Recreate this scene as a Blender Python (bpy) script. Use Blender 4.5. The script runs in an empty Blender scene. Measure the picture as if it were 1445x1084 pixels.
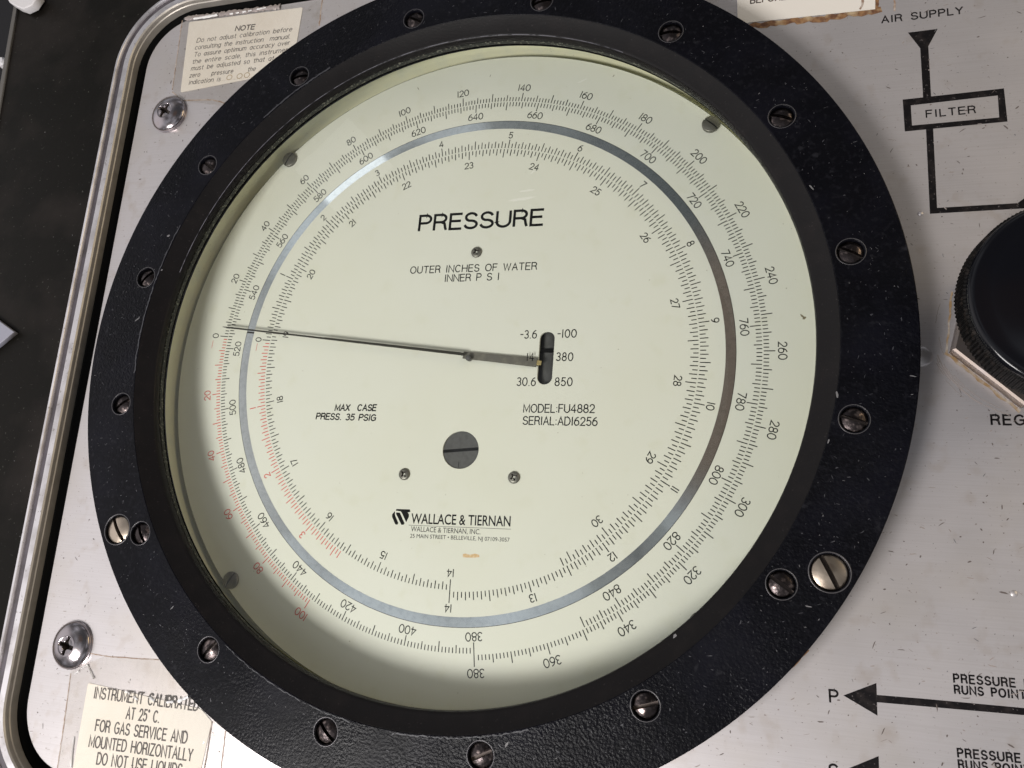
import bpy, bmesh, math, random
import numpy as np
from mathutils import Vector, Matrix

MM = 0.001
SC = bpy.context.scene
COL = SC.collection
random.seed(7)

# ------------------------------------------------------------------ camera
cam = bpy.data.cameras.new('camera')
cam.sensor_fit = 'HORIZONTAL'
cam.sensor_width = 36.0
cam.lens = 36.0 * 1104.520 / 1445.0
cam.clip_start = 0.01
cam.clip_end = 50
cam_ob = bpy.data.objects.new('camera', cam)
COL.objects.link(cam_ob)
cam_ob.matrix_world = Matrix(((0.95668683,-0.00792323,0.29101121,0.08696552),(0.07687957,0.97101879,-0.22630079,-0.06425266),(-0.28078432,0.23887180,0.92957002,0.22570800),(0.00000000,0.00000000,0.00000000,1.00000000)))
SC.camera = cam_ob

# ------------------------------------------------------------------ world and lamps
SC.view_settings.view_transform = 'Standard'
SC.view_settings.look = 'None'
SC.view_settings.exposure = 0.0
SC.view_settings.gamma = 1.0
SC.render.engine = 'CYCLES'
SC.cycles.max_bounces = 10
SC.cycles.transparent_max_bounces = 24
SC.cycles.caustics_reflective = False
SC.cycles.caustics_refractive = False

world = bpy.data.worlds.new('World')
SC.world = world
world.use_nodes = True
wn, wl = world.node_tree.nodes, world.node_tree.links
wn.clear()
w_out = wn.new('ShaderNodeOutputWorld')
w_bg = wn.new('ShaderNodeBackground')
w_tc = wn.new('ShaderNodeTexCoord')
w_no = wn.new('ShaderNodeTexNoise')
w_no.inputs['Scale'].default_value = 3.4
w_no.inputs['Detail'].default_value = 2.0
w_ramp = wn.new('ShaderNodeValToRGB')
cr = w_ramp.color_ramp
cr.elements[0].position = 0.40; cr.elements[0].color = (0.085, 0.082, 0.080, 1)
cr.elements[1].position = 0.64; cr.elements[1].color = (0.56, 0.58, 0.62, 1)
for p_, c_ in ((0.45, (0.13, 0.13, 0.135, 1)), (0.465, (0.22, 0.22, 0.225, 1)), (0.545, (0.26, 0.265, 0.27, 1)), (0.56, (0.40, 0.41, 0.43, 1))):
    e = cr.elements.new(p_); e.color = c_
def room_patch(prev, direction, lo, hi, color):
    """soft patch of the room (an added bright area, a person leaning over) mixed over what lies behind it"""
    d = wn.new('ShaderNodeVectorMath'); d.operation = 'DOT_PRODUCT'
    d.inputs[1].default_value = Vector(direction).normalized()
    mr = wn.new('ShaderNodeMapRange'); mr.interpolation_type = 'SMOOTHSTEP'
    mr.inputs['From Min'].default_value = lo; mr.inputs['From Max'].default_value = hi
    mx = wn.new('ShaderNodeMix'); mx.data_type = 'RGBA'
    mx.inputs['B'].default_value = (*color, 1)
    wl.new(w_tc.outputs['Generated'], d.inputs[0]); wl.new(d.outputs['Value'], mr.inputs['Value'])
    wl.new(mr.outputs[0], mx.inputs['Factor']); wl.new(prev, mx.inputs['A'])
    return mx.outputs['Result']
wl.new(w_tc.outputs['Generated'], w_no.inputs['Vector'])
wl.new(w_no.outputs['Fac'], w_ramp.inputs['Fac'])
c_ = room_patch(w_ramp.outputs['Color'], (-0.88, 0.02, 0.48), 0.84, 0.97, (1.0, 0.97, 0.98))     # bright patch added to lighten the left of the panel
c_ = room_patch(c_, (0.16, 0.42, 0.89), 0.86, 0.97, (0.09, 0.095, 0.10))                          # photographer's dark clothes
c_ = room_patch(c_, (-0.02, 0.25, 0.96), 0.978, 0.995, (0.15, 0.115, 0.095))                      # and hand
wl.new(c_, w_bg.inputs['Color'])
w_bg.inputs['Strength'].default_value = 1.0
wl.new(w_bg.outputs[0], w_out.inputs['Surface'])

def area_lamp(name, loc, target, sx, sy, power, color):
    l = bpy.data.lights.new(name, 'AREA')
    l.shape = 'RECTANGLE'; l.size = sx; l.size_y = sy; l.energy = power; l.color = color
    o = bpy.data.objects.new(name, l); COL.objects.link(o)
    o.location = loc
    o.rotation_euler = (Vector(target) - Vector(loc)).to_track_quat('-Z', 'Y').to_euler()
    return o
area_lamp('work_lamp', (-0.21, -0.35, 0.48), (0, 0, 0), 0.21, 0.17, 3.55, (1.0, 0.965, 0.94))
area_lamp('added_fill_lamp', (1.00, 0.45, 0.62), (0, 0, 0), 0.60, 0.30, 2.6, (1.0, 0.79, 0.47))  # added warm fill for the dial's shadowed edge, no lamp known there
area_lamp('ceiling_lamp', (-0.605, 0.60, 0.92), (0, 0, 0), 0.13, 0.11, 0.032, (0.95, 0.97, 1.0))

# ------------------------------------------------------------------ helpers
def tag(o, label=None, cat=None, group=None, kind=None):
    if label: o['label'] = label
    if cat: o['category'] = cat
    if group: o['group'] = group
    if kind: o['kind'] = kind
    return o

def empty(name, loc=(0, 0, 0)):
    o = bpy.data.objects.new(name, None); COL.objects.link(o)
    o.empty_display_size = 0.01
    o.location = (loc[0] * MM, loc[1] * MM, loc[2] * MM)
    return o

def link(name, me, mats, parent=None, smooth=None):
    if not isinstance(mats, (list, tuple)): mats = [mats]
    for m in mats: me.materials.append(m)
    o = bpy.data.objects.new(name, me); COL.objects.link(o)
    if smooth is not None:
        me.polygons.foreach_set('use_smooth', [True] * len(me.polygons))
        if smooth < 179:
            me.set_sharp_from_angle(angle=math.radians(smooth))
    if parent is not None:
        o.parent = parent
        pl = parent.matrix_basis.translation if parent.parent is None else Vector((0, 0, 0))
        # meshes are modelled in gauge coordinates: undo the parent's offset
        q = parent
        off = Vector((0, 0, 0))
        while q is not None:
            off += q.location
            q = q.parent
        o.location = -off
    return o

def mesh(name, vs, fs, mats, parent=None, smooth=None, k=MM):
    me = bpy.data.meshes.new(name)
    me.from_pydata([(x * k, y * k, z * k) for x, y, z in vs], [], fs)
    me.update()
    return link(name, me, mats, parent, smooth)

def lathe_data(prof, c=(0, 0), seg=256, closed=False):
    vs, fs = [], []
    n = len(prof)
    for i in range(seg):
        a = 2 * math.pi * i / seg
        for r, z in prof: vs.append((c[0] + r * math.cos(a), c[1] + r * math.sin(a), z))
    m = n if closed else n - 1
    for i in range(seg):
        j = (i + 1) % seg
        for k in range(m):
            k2 = (k + 1) % n
            fs.append((i * n + k, j * n + k, j * n + k2, i * n + k2))
    return vs, fs

def lathe(name, prof, mats, parent=None, c=(0, 0), seg=256, closed=False, smooth=30):
    vs, fs = lathe_data(prof, c, seg, closed)
    return mesh(name, vs, fs, mats, parent, smooth)

def fill_curve_mesh(name, loops, z0, z1, bevel=0.0, bres=2):
    """Solid sheet with holes: first loop is the outline, the others are holes."""
    cu = bpy.data.curves.new(name, 'CURVE')
    cu.dimensions = '2D'; cu.fill_mode = 'BOTH'
    h = (z1 - z0) / 2
    cu.extrude = (h - bevel) * MM; cu.bevel_depth = bevel * MM; cu.bevel_resolution = bres
    for L in loops:
        sp = cu.splines.new('POLY')
        sp.points.add(len(L) - 1)
        for p, (x, y) in zip(sp.points, L): p.co = (x * MM, y * MM, 0, 1)
        sp.use_cyclic_u = True
    o = bpy.data.objects.new(name, cu); COL.objects.link(o)
    dg = bpy.context.evaluated_depsgraph_get()
    me = bpy.data.meshes.new_from_object(o.evaluated_get(dg))
    bpy.data.objects.remove(o); bpy.data.curves.remove(cu)
    me.transform(Matrix.Translation((0, 0, (z0 + z1) / 2 * MM)))
    return me

def circle(cx, cy, r, n=96):
    return [(cx + r * math.cos(2 * math.pi * i / n), cy + r * math.sin(2 * math.pi * i / n)) for i in range(n)]

def rrect(x0, y0, x1, y1, r, n=6):
    out = []
    for cx, cy, a0 in ((x1 - r, y1 - r, 0), (x0 + r, y1 - r, 90), (x0 + r, y0 + r, 180), (x1 - r, y0 + r, 270)):
        for i in range(n + 1):
            a = math.radians(a0 + 90 * i / n)
            out.append((cx + r * math.cos(a), cy + r * math.sin(a)))
    return out

# ------------------------------------------------------------------ materials
def mat(name, col, rough=0.5, metal=0.0, bumps=(), mottle=None, spec=0.5, aniso=None, coat=0.0, rough_var=0.0):
    """bumps: (scale, distance mm, strength, mask_scale); mottle: list of (scale, colour, lo, hi, stretch)"""
    m = bpy.data.materials.new(name); m.use_nodes = True
    N, L = m.node_tree.nodes, m.node_tree.links
    b = N['Principled BSDF']
    b.inputs['Base Color'].default_value = (*col, 1)
    b.inputs['Roughness'].default_value = rough
    b.inputs['Metallic'].default_value = metal
    b.inputs['Specular IOR Level'].default_value = spec
    b.inputs['Coat Weight'].default_value = coat
    tc = N.new('ShaderNodeTexCoord')
    last = None
    for sc, c2, lo, hi, st in (mottle or ()):
        mp = N.new('ShaderNodeMapping'); mp.inputs['Scale'].default_value = st
        no = N.new('ShaderNodeTexNoise'); no.inputs['Scale'].default_value = sc; no.inputs['Detail'].default_value = 4
        rg = N.new('ShaderNodeMapRange'); rg.inputs['From Min'].default_value = lo; rg.inputs['From Max'].default_value = hi
        mx = N.new('ShaderNodeMix'); mx.data_type = 'RGBA'
        L.new(tc.outputs['Object'], mp.inputs['Vector']); L.new(mp.outputs[0], no.inputs['Vector'])
        L.new(no.outputs['Fac'], rg.inputs['Value']); L.new(rg.outputs[0], mx.inputs['Factor'])
        if last is None: mx.inputs['A'].default_value = (*col, 1)
        else: L.new(last, mx.inputs['A'])
        mx.inputs['B'].default_value = (*c2, 1)
        last = mx.outputs['Result']
    if last is not None: L.new(last, b.inputs['Base Color'])
    nrm = None
    for sc, dist, strength, mask, st in bumps:
        mp = N.new('ShaderNodeMapping'); mp.inputs['Scale'].default_value = st
        no = N.new('ShaderNodeTexNoise'); no.inputs['Scale'].default_value = sc; no.inputs['Detail'].default_value = 3
        bp = N.new('ShaderNodeBump'); bp.inputs['Distance'].default_value = dist * MM; bp.inputs['Strength'].default_value = strength
        L.new(tc.outputs['Object'], mp.inputs['Vector']); L.new(mp.outputs[0], no.inputs['Vector'])
        h = no.outputs['Fac']
        if mask:
            n2 = N.new('ShaderNodeTexNoise'); n2.inputs['Scale'].default_value = mask
            r2 = N.new('ShaderNodeMapRange'); r2.inputs['From Min'].default_value = 0.40; r2.inputs['From Max'].default_value = 0.62
            r2.inputs['To Min'].default_value = 0.15
            L.new(tc.outputs['Object'], n2.inputs['Vector']); L.new(n2.outputs['Fac'], r2.inputs['Value'])
            ml = N.new('ShaderNodeMath'); ml.operation = 'MULTIPLY'
            L.new(h, ml.inputs[0]); L.new(r2.outputs[0], ml.inputs[1]); h = ml.outputs[0]
        L.new(h, bp.inputs['Height'])
        if nrm is not None: L.new(nrm, bp.inputs['Normal'])
        nrm = bp.outputs['Normal']
    if nrm is not None: L.new(nrm, b.inputs['Normal'])
    if rough_var:
        no = N.new('ShaderNodeTexNoise'); no.inputs['Scale'].default_value = 60; no.inputs['Detail'].default_value = 5
        rg = N.new('ShaderNodeMapRange'); rg.inputs['To Min'].default_value = max(0.02, rough - rough_var); rg.inputs['To Max'].default_value = rough + rough_var
        L.new(tc.outputs['Object'], no.inputs['Vector']); L.new(no.outputs['Fac'], rg.inputs['Value']); L.new(rg.outputs[0], b.inputs['Roughness'])
    if aniso is not None:
        b.inputs['Anisotropic'].default_value = aniso
    return m

ONE = (1, 1, 1)
M_paint = mat('black_enamel', (0.0032, 0.0032, 0.0048), 0.31, bumps=[(1300, 0.24, 1.0, 24, ONE), (260, 0.10, 0.35, 0, ONE)],
              mottle=[(55, (0.006, 0.006, 0.010), 0.45, 0.75, ONE), (700, (0.009, 0.009, 0.012), 0.52, 0.75, ONE), (330, (0.018, 0.018, 0.022), 0.66, 0.78, ONE)], rough_var=0.18, spec=0.11)
M_paint2 = mat('black_enamel_inner', (0.0075, 0.0065, 0.0068), 0.36, bumps=[(1600, 0.05, 0.6, 0, ONE)],
               mottle=[(160, (0.011, 0.009, 0.009), 0.5, 0.8, ONE), (1500, (0.035, 0.03, 0.03), 0.66, 0.76, ONE)], rough_var=0.12, spec=0.17)
M_rubber = mat('dark_gasket', (0.02, 0.021, 0.02), 0.7, bumps=[(1200, 0.3, 1.0, 0, ONE)], mottle=[(1300, (0.24, 0.24, 0.20), 0.56, 0.66, ONE)])
M_black = mat('black_rubber', (0.0025, 0.0025, 0.0025), 0.75, spec=0.08, bumps=[(700, 0.1, 0.5, 0, ONE)])
M_panel = mat('brushed_aluminium', (0.63, 0.595, 0.60), 0.42, 0.62,
              bumps=[(2600, 0.012, 0.5, 0, (0.03, 1, 1))],
              mottle=[(2600, (0.59, 0.555, 0.555), 0.40, 0.70, (0.02, 1, 1)), (28, (0.58, 0.535, 0.50), 0.50, 0.75, ONE), (160, (0.53, 0.475, 0.445), 0.58, 0.80, ONE), (1300, (0.34, 0.28, 0.26), 0.66, 0.74, ONE)], rough_var=0.09)
M_frame = mat('cast_aluminium', (0.74, 0.71, 0.73), 0.38, 0.85, bumps=[(500, 0.05, 0.5, 0, ONE)],
              mottle=[(120, (0.44, 0.41, 0.41), 0.45, 0.75, ONE), (900, (0.30, 0.27, 0.25), 0.62, 0.75, ONE)], rough_var=0.08)
M_groove = mat('dull_groove', (0.13, 0.115, 0.13), 0.55, 0.5, bumps=[(700, 0.05, 0.5, 0, ONE)], mottle=[(200, (0.09, 0.08, 0.085), 0.45, 0.7, ONE)])
M_beige = mat('dull_rim_wall', (0.50, 0.46, 0.41), 0.45, 0.45, mottle=[(200, (0.40, 0.365, 0.32), 0.45, 0.75, ONE)])
M_dial = mat('cream_dial', (0.720, 0.730, 0.655), 0.42, spec=0.2, mottle=[(14, (0.70, 0.705, 0.605), 0.42, 0.75, ONE), (140, (0.675, 0.68, 0.57), 0.58, 0.85, ONE), (2200, (0.62, 0.60, 0.48), 0.70, 0.78, ONE)])
M_wall = mat('pale_green_wall', (0.76, 0.75, 0.54), 0.5, mottle=[(150, (0.68, 0.69, 0.54), 0.45, 0.75, ONE), (1800, (0.30, 0.28, 0.2), 0.68, 0.75, ONE)])
M_ink = mat('black_ink', (0.004, 0.004, 0.004), 0.5, spec=0.15)
M_inkg = mat('fine_scale_ink', (0.010, 0.011, 0.009), 0.5, spec=0.15)
M_red = mat('red_ink', (0.60, 0.085, 0.06), 0.5)
M_mirror = mat('mirror_band', (0.80, 0.84, 0.87), 0.05, 1.0, bumps=[(160, 0.02, 0.25, 0, ONE)], mottle=[(500, (0.68, 0.72, 0.75), 0.45, 0.8, ONE)])
M_worn = mat('worn_black_print', (0.007, 0.006, 0.007), 0.5, spec=0.15, mottle=[(420, (0.022, 0.018, 0.018), 0.48, 0.7, ONE), (1300, (0.16, 0.14, 0.14), 0.63, 0.72, ONE)])
M_steel = mat('stainless_dome', (0.38, 0.345, 0.36), 0.19, 1.0, bumps=[(300, 0.04, 0.5, 0, ONE)], mottle=[(300, (0.36, 0.31, 0.30), 0.5, 0.75, ONE)], rough_var=0.10)
M_bronze = mat('blackened_screw', (0.055, 0.046, 0.046), 0.32, 1.0, bumps=[(900, 0.12, 0.9, 0, ONE)], mottle=[(600, (0.30, 0.24, 0.225), 0.54, 0.70, ONE)], rough_var=0.16)
M_brass = mat('worn_nickel_screw', (0.50, 0.42, 0.34), 0.33, 1.0, bumps=[(500, 0.06, 0.6, 0, ONE)], mottle=[(300, (0.30, 0.24, 0.19), 0.5, 0.75, ONE)], rough_var=0.08)
M_recess = mat('dark_recess', (0.035, 0.026, 0.022), 0.6, 0.3)  # darker tone for recess faces and slot floors
M_brown_slot = mat('brown_slot', (0.16, 0.125, 0.11), 0.7)
M_dscrew = mat('dull_grey_screw', (0.17, 0.165, 0.145), 0.42, 0.6, mottle=[(600, (0.16, 0.155, 0.13), 0.45, 0.75, ONE)])
M_gun = mat('gunmetal_disc', (0.10, 0.10, 0.098), 0.45, 0.3, bumps=[(500, 0.03, 0.4, 0, ONE)], mottle=[(700, (0.07, 0.07, 0.067), 0.45, 0.8, ONE)])
M_needle = mat('needle_metal', (0.035, 0.033, 0.024), 0.40, 0.3)
M_vane = mat('pointer_vane', (0.13, 0.125, 0.105), 0.50, 0.3, mottle=[(500, (0.20, 0.19, 0.155), 0.45, 0.8, ONE)])
M_paper = mat('yellowed_paper', (0.90, 0.84, 0.75), 0.30, mottle=[(40, (0.82, 0.74, 0.63), 0.45, 0.8, ONE)], bumps=[(120, 0.08, 0.4, 0, ONE)], coat=0.3)
M_paper2 = mat('white_paper', (0.86, 0.81, 0.74), 0.35, mottle=[(70, (0.76, 0.66, 0.50), 0.58, 0.8, ONE)], coat=0.2)
M_print = mat('brown_black_print', (0.06, 0.045, 0.035), 0.5)
M_rust = mat('rusty_glue', (0.30, 0.16, 0.07), 0.75, mottle=[(500, (0.14, 0.06, 0.03), 0.42, 0.6, ONE), (300, (0.48, 0.36, 0.22), 0.5, 0.7, ONE)], bumps=[(600, 0.2, 0.8, 0, ONE)])
M_dirt = mat('brown_dirt_line', (0.32, 0.22, 0.16), 0.8, mottle=[(500, (0.50, 0.42, 0.36), 0.45, 0.6, ONE)])
M_stain = mat('amber_stain', (0.36, 0.23, 0.11), 0.6, mottle=[(400, (0.50, 0.44, 0.38), 0.42, 0.62, ONE)])
M_dim = mat('dim_scuff', (0.045, 0.045, 0.052), 0.5)
M_lip = mat('lip_highlight', (0.30, 0.29, 0.33), 0.3, 0.6, mottle=[(300, (0.03, 0.03, 0.035), 0.45, 0.6, ONE)])
M_ring = mat('bare_hole_edge', (0.10, 0.095, 0.10), 0.4, 0.5)
M_chip = mat('pale_chip', (0.17, 0.165, 0.17), 0.6)
M_nick = mat('dark_nick', (0.13, 0.105, 0.095), 0.6)
M_nickl = mat('faint_nick', (0.36, 0.31, 0.29), 0.55)
M_speck = mat('dial_speck', (0.22, 0.19, 0.12), 0.6)
M_knob = mat('black_phenolic', (0.003, 0.003, 0.005), 0.16, spec=0.35, bumps=[(60, 0.10, 0.4, 0, ONE)])
M_knurl = mat('worn_knurl', (0.005, 0.0045, 0.0045), 0.5, spec=0.10, mottle=[(500, (0.030, 0.024, 0.021), 0.52, 0.75, ONE)])
M_nut = mat('steel_nut', (0.26, 0.215, 0.19), 0.40, 0.85, mottle=[(200, (0.25, 0.22, 0.22), 0.45, 0.75, ONE)], bumps=[(400, 0.04, 0.4, 0, ONE)])
M_case = mat('black_case_plastic', (0.007, 0.0062, 0.005), 0.40, spec=0.08, mottle=[(30, (0.022, 0.018, 0.016), 0.45, 0.7, ONE), (900, (0.07, 0.07, 0.06), 0.68, 0.75, ONE)], bumps=[(300, 0.05, 0.5, 0, ONE)], rough_var=0.1)
M_edge = mat('worn_case_edge', (0.12, 0.11, 0.10), 0.4)
M_void = mat('dark_bench', (0.006, 0.005, 0.007), 0.7)
M_card = mat('grey_card', (0.30, 0.30, 0.36), 0.5)
M_white = mat('white_plastic', (0.80, 0.77, 0.78), 0.4)
M_orange = mat('orange_plastic', (0.75, 0.22, 0.12), 0.4)

def clear_mat(name, tint, rough, ior, bump=None, base=0.0):
    """Thin clear sheet: passes light straight through, mirrors by Fresnel."""
    m = bpy.data.materials.new(name); m.use_nodes = True
    N, L = m.node_tree.nodes, m.node_tree.links
    N.clear()
    out = N.new('ShaderNodeOutputMaterial'); mix = N.new('ShaderNodeMixShader')
    tr = N.new('ShaderNodeBsdfTransparent'); tr.inputs['Color'].default_value = (*tint, 1)
    gl = N.new('ShaderNodeBsdfGlossy'); gl.inputs['Roughness'].default_value = rough
    fr = N.new('ShaderNodeFresnel'); ge = N.new('ShaderNodeNewGeometry')
    mr = N.new('ShaderNodeMapRange'); mr.inputs['To Min'].default_value = ior; mr.inputs['To Max'].default_value = 1 / ior
    L.new(ge.outputs['Backfacing'], mr.inputs['Value']); L.new(mr.outputs[0], fr.inputs['IOR'])
    fac = fr.outputs[0]
    if base:
        ad = N.new('ShaderNodeMath'); ad.inputs[1].default_value = base
        L.new(fac, ad.inputs[0]); fac = ad.outputs[0]
    L.new(fac, mix.inputs['Fac']); L.new(tr.outputs[0], mix.inputs[1]); L.new(gl.outputs[0], mix.inputs[2])
    if bump:
        tc = N.new('ShaderNodeTexCoord'); no = N.new('ShaderNodeTexNoise'); no.inputs['Scale'].default_value = bump[0]
        no.inputs['Distortion'].default_value = 1.5
        bp = N.new('ShaderNodeBump'); bp.inputs['Distance'].default_value = bump[1] * MM
        L.new(tc.outputs['Object'], no.inputs['Vector']); L.new(no.outputs['Fac'], bp.inputs['Height']); L.new(bp.outputs[0], gl.inputs['Normal'])
    L.new(mix.outputs[0], out.inputs['Surface'])
    return m
M_glass = clear_mat('window_glass', (0.990, 0.995, 0.982), 0.0, 1.33, bump=(14, 0.05))
M_tape = clear_mat('clear_tape', (0.995, 0.99, 0.98), 0.12, 1.35, bump=(160, 0.25), base=0.02)

# ------------------------------------------------------------------ stroke lettering
def arc(cx, cy, rx, ry, a0, a1, n=14):
    return [(cx + rx * math.cos(math.radians(a0 + (a1 - a0) * i / n)), cy + ry * math.sin(math.radians(a0 + (a1 - a0) * i / n))) for i in range(n + 1)]
def ell(cx, cy, rx, ry, n=26): return arc(cx, cy, rx, ry, 90, 450, n)
G = {}
def g(ch, w, *st): G[ch] = (w, st)
g('0', .66, ell(.33, .5, .33, .5)); g('1', .16, [(.08, 0), (.08, 1)])
g('2', .60, arc(.30, .71, .28, .29, 170, -38) + [(0, 0), (.60, 0)])
g('3', .56, arc(.27, .76, .25, .24, 150, -90) , arc(.27, .26, .29, .26, 90, -150))
g('4', .64, [(.46, 0), (.46, 1), (0, .28), (.64, .28)])
g('5', .58, [(.54, 1), (.12, 1), (.06, .55)] + arc(.28, .32, .30, .32, 122, -150))
g('6', .60, ell(.30, .31, .30, .31), [(.01, .36), (.06, .62), (.24, .87), (.47, 1.0)])
g('7', .58, [(0, 1), (.58, 1), (.18, 0)])
g('8', .60, ell(.30, .75, .24, .25), ell(.30, .26, .30, .26))
g('9', .60, ell(.30, .69, .30, .31), [(.59, .64), (.54, .38), (.36, .13), (.13, 0)])
g('-', .36, [(0, .5), (.36, .5)]); g('.', .12, [(.06, 0), (.06, .03)]); g(':', .12, [(.06, .08), (.06, .12)], [(.06, .58), (.06, .62)])
g(' ', .42); g(',', .12, [(.08, .05), (.02, -.14)])
g('A', .70, [(0, 0), (.35, 1), (.70, 0)], [(.13, .35), (.57, .35)])
g('B', .62, [(0, 0), (0, 1), (.34, 1)] + arc(.34, .77, .24, .23, 90, -90) + [(0, .54)], [(.34, .54)] + arc(.36, .27, .26, .27, 90, -90) + [(0, 0)])
g('C', .72, arc(.37, .5, .37, .5, 45, 315, 20)); g('D', .70, [(0, 0), (0, 1), (.28, 1)] + arc(.28, .5, .42, .5, 90, -90, 18) + [(0, 0)])
g('E', .58, [(.58, 1), (0, 1), (0, 0), (.58, 0)], [(0, .53), (.52, .53)]); g('F', .55, [(.55, 1), (0, 1), (0, 0)], [(0, .53), (.48, .53)])
g('G', .76, arc(.38, .5, .38, .5, 45, 300, 20) + [(.74, .16), (.74, .48), (.42, .48)]); g('H', .68, [(0, 0), (0, 1)], [(.68, 0), (.68, 1)], [(0, .53), (.68, .53)])
g('I', .12, [(.06, 0), (.06, 1)]); g('J', .46, [(.46, 1), (.46, .25)] + arc(.23, .25, .23, .25, 0, -180))
g('K', .64, [(0, 0), (0, 1)], [(.60, 1), (0, .38)], [(.20, .58), (.64, 0)]); g('L', .52, [(0, 1), (0, 0), (.52, 0)])
g('M', .80, [(0, 0), (0, 1), (.40, .15), (.80, 1), (.80, 0)]); g('N', .70, [(0, 0), (0, 1), (.70, 0), (.70, 1)])
g('O', .80, ell(.40, .5, .40, .5)); g('P', .60, [(0, 0), (0, 1), (.34, 1)] + arc(.34, .74, .26, .26, 90, -90) + [(0, .48)])
g('Q', .80, ell(.40, .5, .40, .5), [(.48, .25), (.78, -.02)])
g('R', .64, [(0, 0), (0, 1), (.36, 1)] + arc(.36, .75, .25, .25, 90, -90) + [(0, .50)], [(.36, .50), (.55, .40), (.60, .12), (.64, 0)])
g('S', .62, arc(.31, .745, .28, .255, 20, 270, 12)[:-1] + arc(.31, .25, .31, .25, 80, -165, 12))
g('T', .64, [(0, 1), (.64, 1)], [(.32, 1), (.32, 0)]); g('U', .68, [(0, 1), (0, .34)] + arc(.34, .34, .34, .34, 180, 360) + [(.68, 1)])
g('V', .68, [(0, 1), (.34, 0), (.68, 1)]); g('W', .96, [(0, 1), (.24, 0), (.48, .95), (.72, 0), (.96, 1)])
g('X', .66, [(0, 0), (.66, 1)], [(0, 1), (.66, 0)]); g('Y', .66, [(0, 1), (.33, .48), (.66, 1)], [(.33, .48), (.33, 0)]); g('Z', .62, [(0, 1), (.62, 1), (0, 0), (.62, 0)])
g('a', .50, ell(.24, .34, .23, .34), [(.48, .70), (.48, 0)]); g('b', .50, [(0, 1), (0, 0)], ell(.26, .34, .24, .34))
g('c', .46, arc(.25, .35, .25, .35, 50, 310)); g('d', .50, [(.50, 1), (.50, 0)], ell(.24, .34, .24, .34))
g('e', .50, [(.02, .36), (.49, .36)] + arc(.25, .35, .25, .35, 5, 315)); g('f', .30, [(.32, .98), (.20, .98), (.13, .86), (.13, 0)], [(0, .68), (.28, .68)])
g('g', .50, ell(.24, .34, .24, .34), [(.50, .70), (.50, -.08)] + arc(.25, -.08, .25, .18, 0, -150)); g('h', .46, [(0, 1), (0, 0)], [(0, .45)] + arc(.23, .47, .22, .23, 160, 0) + [(.45, 0)])
g('i', .10, [(.05, 0), (.05, .70)], [(.05, .92), (.05, .97)]); g('j', .12, [(.07, .70), (.07, -.12), (0, -.24)], [(.07, .92), (.07, .97)]); g('l', .10, [(.05, 0), (.05, 1)])
g('m', .76, [(0, 0), (0, .70)], [(0, .45)] + arc(.19, .50, .18, .20, 160, 0) + [(.37, 0)], [(.37, .45)] + arc(.56, .50, .18, .20, 160, 0) + [(.74, 0)])
g('n', .46, [(0, 0), (0, .70)], [(0, .45)] + arc(.23, .47, .22, .23, 160, 0) + [(.45, 0)]); g('o', .52, ell(.26, .35, .26, .35))
g('p', .50, [(0, .70), (0, -.26)], ell(.26, .35, .24, .35)); g('q', .50, [(.5, .70), (.5, -.26)], ell(.24, .35, .24, .35)); g('r', .28, [(0, 0), (0, .70)], [(0, .42), (.10, .64), (.27, .69)])
g('s', .42, arc(.21, .52, .19, .18, 30, 270, 8)[:-1] + arc(.21, .17, .21, .18, 80, -160, 8)); g('t', .28, [(.13, .92), (.13, .10), (.18, .01), (.28, .01)], [(0, .68), (.27, .68)])
g('u', .46, [(0, .70), (0, .24)] + arc(.23, .24, .22, .24, 180, 340) , [(.46, .70), (.46, 0)]); g('v', .46, [(0, .70), (.23, 0), (.46, .70)])
g('y', .46, [(0, .70), (.24, 0)], [(.46, .70), (.16, -.25), (.02, -.25)]); g('z', .42, [(0, .70), (.42, .70), (0, 0), (.42, 0)])
g('\u00b0', .2, ell(.1, .92, .06, .07, 10)); g('\u2022', .2, ell(.1, .45, .07, .08, 8))

def strip(pts, hw, vs, fs, z, cap=0.6):
    """mitred ribbon along pts"""
    p = [Vector(q) for q in pts]
    closed = (p[0] - p[-1]).length < 1e-6
    n = len(p)
    base = len(vs)
    for i in range(n):
        if closed and i in (0, n - 1): a, b = p[n - 2], p[1]; d0 = (p[0] - a).normalized(); d1 = (b - p[0]).normalized()
        else:
            d0 = (p[i] - p[i - 1]).normalized() if i > 0 else None
            d1 = (p[i + 1] - p[i]).normalized() if i < n - 1 else None
            d0 = d0 or d1; d1 = d1 or d0
        t = d0 + d1
        if t.length < 1e-3: t = d0.copy()
        t.normalize()
        nn = Vector((-t.y, t.x)); k = hw / max(0.45, abs(nn.dot(Vector((-d0.y, d0.x)))))
        q = p[i].copy()
        if not closed and i == 0: q = q - d1 * hw * cap
        if not closed and i == n - 1: q = q + d0 * hw * cap
        vs.append((q.x + nn.x * k, q.y + nn.y * k, z)); vs.append((q.x - nn.x * k, q.y - nn.y * k, z))
    for i in range(n - 1):
        j = base + 2 * i
        fs.append((j + 1, j + 3, j + 2, j))

def text_width(s, track):
    return sum(G[c][0] + track for c in s) - track

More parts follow.
